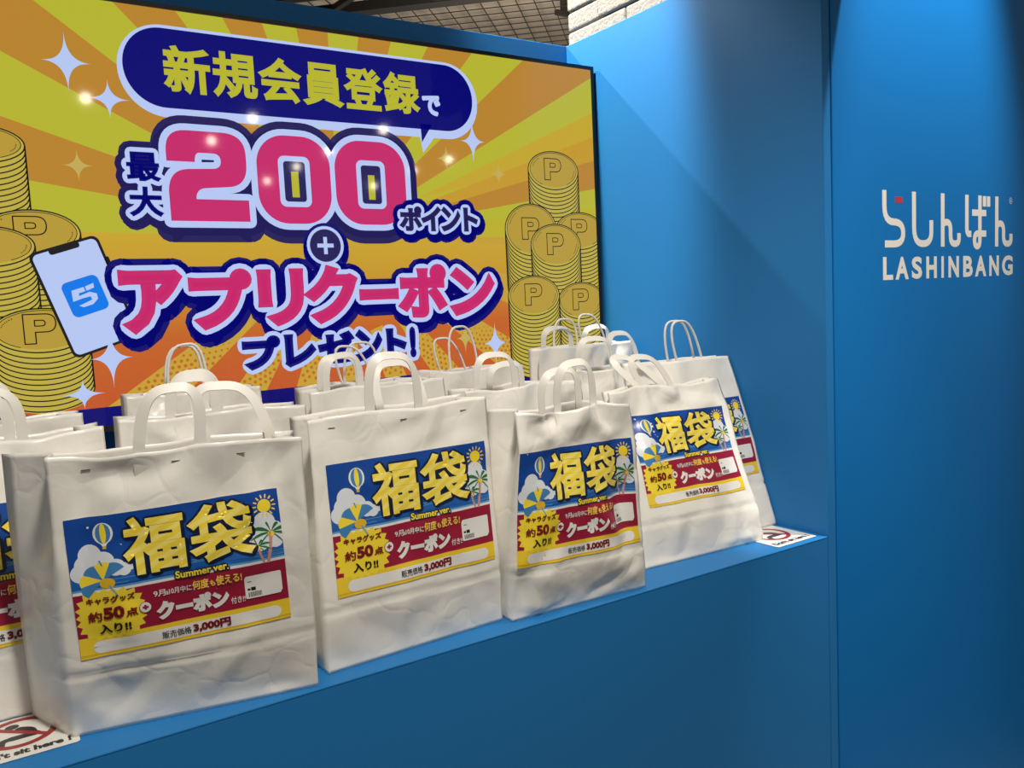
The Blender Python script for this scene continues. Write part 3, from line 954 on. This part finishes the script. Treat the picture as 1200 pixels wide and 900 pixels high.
class Bag:
    def __init__(s, label, x, y, rz, tilt, w=.358, h=.425, d=.13, dtop=.075, tap=.03, seed=0, roll=0.0, wr=1.0, bulge=.012, gl=.005, dents=(), flare=(0, 0), group=None):
        s.w, s.h, s.d, s.dt, s.tap, s.tilt, s.roll, s.wr, s.bulge, s.gl, s.dents, s.fl = w, h, d, dtop, tap, tilt, roll, wr, bulge, gl, dents, flare
        s.off = Vector((seed * 7.31, seed * 3.17, seed * 1.93))
        rc = random.Random(seed + 40)
        s.cr = []
        for k in range(24):
            cv_ = rc.choice((rc.uniform(.02, .24), rc.uniform(.80, .98), rc.uniform(.1, .9)))
            t = rc.uniform(0, pi)
            s.cr.append((rc.uniform(-.5, .5), cv_, cos(t), sin(t), rc.uniform(.03, .10), rc.uniform(.020, .042), rc.choice((-1, 1)) * rc.uniform(.002, .006)))
        s.root = empty('shopping_bag', (x, y, 0.0004), rz)
        tag(s.root, label, 'shopping bag', group or 'white bags on the ledge')
        s.body()

    def front(s, u_, v_):
        """front panel point; u across, v up"""
        X = u_ * s.w * (1 - s.tap * v_)
        Z = v_ * s.h * cos(s.tilt)
        Y = v_ * s.h * sin(s.tilt)
        edge = max(0.0, cos(pi * u_)) ** .5
        Y -= s.bulge * smooth(v_ / .26) * (1 - .75 * smooth((v_ - .5) / .5)) * (.45 + .55 * edge)
        p = Vector((u_ * 3.2, v_ * 3.4, 0)) + s.off
        ends = smooth(v_ / .05)
        Y += s.wr * ends * (.0080 * noise.noise(p * .8) + .0012 * (ridged(p * .8, 2) - .8) + .0007 * noise.noise(p * 4))
        for cu, cv, ca, sa, ln, wd, am in s.cr:
            du_, dv_ = (u_ - cu) * s.w, (v_ - cv) * s.h
            al, ac = du_ * ca + dv_ * sa, -du_ * sa + dv_ * ca
            if abs(al) < ln and abs(ac) < wd: Y += ends * s.wr * am * (1 - abs(ac) / wd) * (1 - (al / ln) ** 2)
        # creases at the bottom and shallow folds between staples at the top
        fold = v_ - (.235 + .02 * noise.noise(Vector((u_ * 2, 1.7, 0)) + s.off))
        Y += .0035 * math.exp(-(fold / .009) ** 2)
        Y += s.wr * .006 * smooth((v_ - .82) / .18) * sin(u_ * 17 + s.off.x)
        Y += s.wr * .0032 * smooth((.22 - v_) / .2) * smooth(v_ / .03) * noise.noise(Vector((u_ * 6 + s.off.x, v_ * 5, 2.2)))
        for du, dv, su, sv, am in s.dents:
            Y += am * math.exp(-((u_ - du) / su) ** 2 - ((v_ - dv) / sv) ** 2)
        Z += s.wr * smooth((v_ - .9) / .1) * (.003 * sin(u_ * 9 + s.off.y) + .004 * noise.noise(Vector((u_ * 7, 3.3, 0)) + s.off))
        X, Z = X * cos(s.roll) - Z * sin(s.roll) * (1 if v_ > 0 else 0), Z * cos(s.roll) + X * sin(s.roll) * smooth(v_ / .3)
        return Vector((X, Y, Z))

    def depth(s, v_): return s.d + (s.dt - s.d) * smooth(v_ * 1.05)

    def ring(s, v_, nf, ng, nb):
        pts = []
        dp = s.depth(v_)
        F = [s.front(-.5 + k / nf, v_) for k in range(nf + 1)]
        fr, fl = F[-1], F[0]
        B = []
        for k in range(nb + 1):
            q = .5 - k / nb
            p = s.front(q, v_)
            flat = v_ * s.h * sin(s.tilt)
            bul = min(.010, .08 * s.d) * smooth(v_ / .2) * cos(pi * q) * (1 - smooth((v_ - .5) / .5))
            nz = s.wr * .008 * noise.noise(Vector((q * 3, v_ * 3, 5)) + s.off) * smooth(v_ / .05)
            fx = s.fl[0] * 2 * min(q, 0) + s.fl[1] * 2 * max(q, 0)
            B.append(Vector((p.x + fx, flat + dp + bul + nz, p.z)))
        pts += F
        for k in range(1, ng):
            t = k / ng
            p = fr.lerp(B[0], t)
            fo = -s.gl * 1.0 * sin(pi * t) * (1 - smooth((v_ - .25) / .4)) * smooth(v_ / .06) + .040 * smooth((v_ - .45) / .5) * (1 - abs(2 * t - 1))
            fo += s.wr * .006 * noise.noise(Vector((t * 3, v_ * 4, 9)) + s.off) * smooth(v_ / .05) * sin(pi * t)
            p.x -= fo
            pts.append(p)
        pts += B
        for k in range(1, ng):
            t = k / ng
            p = B[-1].lerp(fl, t)
            fo = -s.gl * sin(pi * t) * (1 - smooth((v_ - .25) / .4)) * smooth(v_ / .06) + .040 * smooth((v_ - .45) / .5) * (1 - abs(2 * t - 1))
            fo += s.wr * .006 * noise.noise(Vector((t * 3, v_ * 4, 14)) + s.off) * smooth(v_ / .05) * sin(pi * t)
            p.x += fo
            pts.append(p)
        return pts

    def body(s):
        nf, ng, nb, nv = 64, 8, 16, 66
        V, F = [], []
        n = nf + 1 + ng - 1 + nb + 1 + ng - 1
        for i in range(nv + 1): V += s.ring(i / nv, nf, ng, nb)
        for i in range(nv):
            for k in range(n):
                k2 = (k + 1) % n
                F.append((i * n + k, i * n + k2, (i + 1) * n + k2, (i + 1) * n + k))
        c = len(V)
        V.append(sum((V[k] for k in range(n)), Vector()) / n)
        for k in range(n): F.append((c, (k + 1) % n, k))
        o = obj('bag_body', V, F, BAG, s.root, smooth=True)
        md = o.modifiers.new('paper_thickness', 'SOLIDIFY'); md.thickness = .0011; md.offset = -1
        # turned hem line round the opening
        s.bodyobj = o

    def label(s, u0, v0, k=1.0, rot=0.0):
        G = []
        for i in range(NGX + 1):
            row = []
            for j in range(NGY + 1):
                x, y = -LW / 2 + LW * i / NGX, -LH / 2 + LH * j / NGY
                X, Y = x * cos(rot) - y * sin(rot), x * sin(rot) + y * cos(rot)
                uu = u0 + X * k / s.w; vv = v0 + Y * k / s.h
                p = s.front(uu, vv); e = .012
                du = s.front(uu + e, vv) - s.front(uu - e, vv); dv = s.front(uu, vv + e) - s.front(uu, vv - e)
                row.append((p, du.cross(dv).normalized()))
            G.append(row)
        def fn(x, y, l):
            a_ = (x / LW + .5) * NGX; b_ = (y / LH + .5) * NGY
            i = min(NGX - 1, max(0, int(a_))); j = min(NGY - 1, max(0, int(b_)))
            a_ -= i; b_ -= j
            p = (G[i][j][0] * (1 - a_) + G[i + 1][j][0] * a_) * (1 - b_) + (G[i][j + 1][0] * (1 - a_) + G[i + 1][j + 1][0] * a_) * b_
            n = (G[i][j][1] * (1 - a_) + G[i + 1][j][1] * a_) * (1 - b_) + (G[i][j + 1][1] * (1 - a_) + G[i + 1][j + 1][1] * a_) * b_
            return p + n * (l + .0012)
        lab.place(fn, 'printed_label', s.root, .00008, smooth=True)

    def staples(s, us):
        for u_ in us:
            p = s.front(u_, .955); mb = MB()
            mb.box(p.x - .006, p.x + .006, p.y - .0012, p.y + .0002, p.z - .0006, p.z + .0006)
            mb.build('staple', STAPLE, s.root)

    def handle(s, kind, side, u0, span, hh, lean=0.0, skew=0.0, name='handle'):
        """one carrying loop fixed inside the front or back panel"""
        def base(uu, vv):
            p = s.front(uu, vv)
            if side == 'back': p.y = vv * s.h * sin(s.tilt) + s.depth(vv) - .004
            else: p.y += .0035
            return p
        ua, ub = u0 - span / 2 / s.w, u0 + span / 2 / s.w
        N = 34
        pts = []
        A_, B_ = base(ua, .90), base(ub, .90)
        A2, B2 = base(ua, 1.0), base(ub, 1.0)
        pts += [A_, A_.lerp(A2, .5), A2]
        for k in range(1, N):
            t = pi * k / N
            ce = .62
            q = .5 - .5 * (abs(cos(t)) ** ce) * (1 if cos(t) > 0 else -1)
            e = sin(t) ** (.62 if kind == 'flat' else .8)
            p = A2.lerp(B2, q)
            pts.append(p + Vector((skew * e, lean * e, hh * e)))
        pts += [B2, B2.lerp(B_, .5), B_]
        if kind == 'rope':
            mb = MB(); mb.tube(pts, .0032, 8)
            mb.build(name, ROPE, s.root, smooth=True)
            return
        W, T = .0082, .0007
        V, F = [], []
        n = len(pts)
        for i, p in enumerate(pts):
            t = (pts[min(i + 1, n - 1)] - pts[max(i - 1, 0)]).normalized()
            side_v = t.cross(Vector((0, 1, 0)))
            if side_v.length < 1e-4: side_v = Vector((1, 0, 0))
            side_v.normalize()
            tw = sin(pi * max(0, min(1, (i - 3) / (n - 7))))
            al = radians(38) * smooth(tw)
            wv = (side_v * cos(al) + Vector((0, 1, 0)) * sin(al)).normalized()
            nv = t.cross(wv).normalized()
            for aa, bb in ((-1, -1), (1, -1), (1, 1), (-1, 1)): V.append(p + wv * (aa * W) + nv * (bb * T))
        for i in range(n - 1):
            for k in range(4):
                k2 = (k + 1) % 4
                F.append((i * 4 + k, i * 4 + k2, i * 4 + 4 + k2, i * 4 + 4 + k))
        F += [(3, 2, 1, 0), ((n - 1) * 4, (n - 1) * 4 + 1, (n - 1) * 4 + 2, (n - 1) * 4 + 3)]
        o = obj(name, V, F, HANDLE, s.root, smooth=True)
        o.data.set_sharp_from_angle(angle=radians(50))


# last row against the screen, left to right
b = Bag('white bag with flat handles at the far left end of the back row', -1.725, .52, 0.0, .03, seed=11, h=.432, d=.14)
b.handle('flat', 'front', .02, .10, .075); b.handle('flat', 'back', .04, .10, .06, .02)
b = Bag('white bag with cord handles against the screen, behind the largest label bag', -1.308, .66, -.03, .03, w=.30, seed=12, h=.446, d=.12)
b.handle('rope', 'front', -.05, .085, .105); b.handle('rope', 'back', -.03, .085, .10)
b = Bag('white bag with two cord loops in front of the last word on the screen', -.907, .675, .0, .03, w=.30, seed=13, h=.425, d=.12)
b.handle('rope', 'front', -.02, .09, .095, .0, -.03); b.handle('rope', 'back', .12, .10, .10)
b = Bag('white bag with two tall cord loops just left of the coin picture', -.588, .625, .0, .06, w=.30, seed=14, h=.440, d=.13)
b.handle('rope', 'front', -.13, .09, .115, .0, -.01); b.handle('rope', 'back', -.12, .08, .085, .0, -.03)
b = Bag('white bag standing deepest in the right corner against screen and side wall', -.165, .655, .03, .03, w=.30, seed=15, h=.475, d=.12)
b.handle('rope', 'front', -.02, .09, .09, .0, -.03); b.handle('flat', 'back', .22, .10, .05)
# middle row
b = Bag('white bag with flat handles standing directly behind the largest label bag', -1.34, .36, -.05, .05, seed=16, h=.425, d=.14)
b.handle('flat', 'front', -.12, .085, .07); b.handle('flat', 'back', -.07, .09, .075)
b = Bag('white bag with grey shaded flat handles behind the middle label bag', -.925, .510, .03, .05, seed=17, h=.432, d=.14)
b.handle('flat', 'front', -.26, .09, .075); b.handle('flat', 'back', -.20, .10, .07)
b = Bag('white bag seen between the two middle label bags', -.615, .36, .04, .06, seed=18, h=.410, d=.14)
b.handle('flat', 'front', -.25, .11, .08); b.handle('flat', 'back', -.02, .10, .05)
b = Bag('white bag with cord and flat handles below the rightmost coins', -.30, .585, .0, .03, w=.26, seed=19, h=.480, d=.05, dtop=.04)
b.handle('rope', 'front', -.10, .085, .075); b.handle('flat', 'back', -.12, .10, .05)
b = Bag('white bag without visible label directly behind the leaning label bag', -.26, .42, .03, .05, w=.32, seed=20, h=.425, d=.13)
b.handle('flat', 'front', -.30, .11, .08); b.handle('flat', 'back', .24, .10, .085, .02)

# front row with printed labels
b = Bag('white label bag cut off by the left edge of the photo', -1.725, .208, .0, .14, seed=1, h=.432, d=.15)
b.label(.0, .52); b.handle('flat', 'front', -.03, .10, .075); b.handle('flat', 'back', .03, .10, .075)
b = Bag('largest white label bag nearest the camera, beside the left sticker', -1.479, .045, -.19, -.08, h=.418, d=.11, dtop=.085, tap=.02, seed=2, flare=(.065, 0), dents=((-.22, .93, .10, .06, .014), (.30, .9, .08, .1, .006), (-.28, .12, .12, .08, .007)))
b.label(-.030, .550, .95, radians(2.0)); b.staples((-.36, -.02, .24)); b.handle('flat', 'front', -.04, .085, .088, .0, .01); b.handle('flat', 'back', .25, .10, .078, .02, -.02)
b = Bag('upright white label bag second from left in the front row', -1.095, .049, .047, .05, w=.359, h=.430, d=.15, dtop=.08, tap=.012, seed=3, wr=.7)
b.label(.015, .553, 1.02); b.staples((-.38, .0, .36)); b.handle('flat', 'front', -.04, .095, .095); b.handle('flat', 'back', .12, .095, .075, .03)
b = Bag('slumped white label bag with wavy label, third in the front row', -.744, .030, -.04, .01, w=.326, h=.394, d=.14, dtop=.08, tap=.16, seed=4, flare=(.012, 0), roll=-.01, wr=1.5, bulge=.022, dents=((-.12, .70, .05, .2, .006), (.34, .55, .10, .25, .020), (.42, .10, .10, .12, -.012)))
b.label(-.015, .54, .99); b.handle('flat', 'front', .03, .10, .09)
b.handle('flat', 'back', .07, .11, .07)
b = Bag('white label bag leaning back in front of another label bag', -.322, .093, -.054, .325, w=.366, h=.411, d=.05, dtop=.03, tap=.06, seed=5, wr=1.3, bulge=.016, dents=((-.40, .80, .10, .10, .03), (-.30, .66, .06, .12, -.010)))
b.label(.015, .585, .96); b.handle('flat', 'front', -.13, .08, .07, .05, -.05); b.handle('flat', 'back', -.02, .10, .07, .02, -.03)
b = Bag('white label bag with cord handles against the blue side wall', -.178, .162, -.045, .315, w=.350, h=.462, d=.09, bulge=.005, dtop=.05, tap=.05, seed=6, wr=.6)
b.label(.04, .53, .95); b.handle('rope', 'front', .06, .095, .10, .0, -.03); b.handle('rope', 'back', .10, .095, .10, .0, -.02)
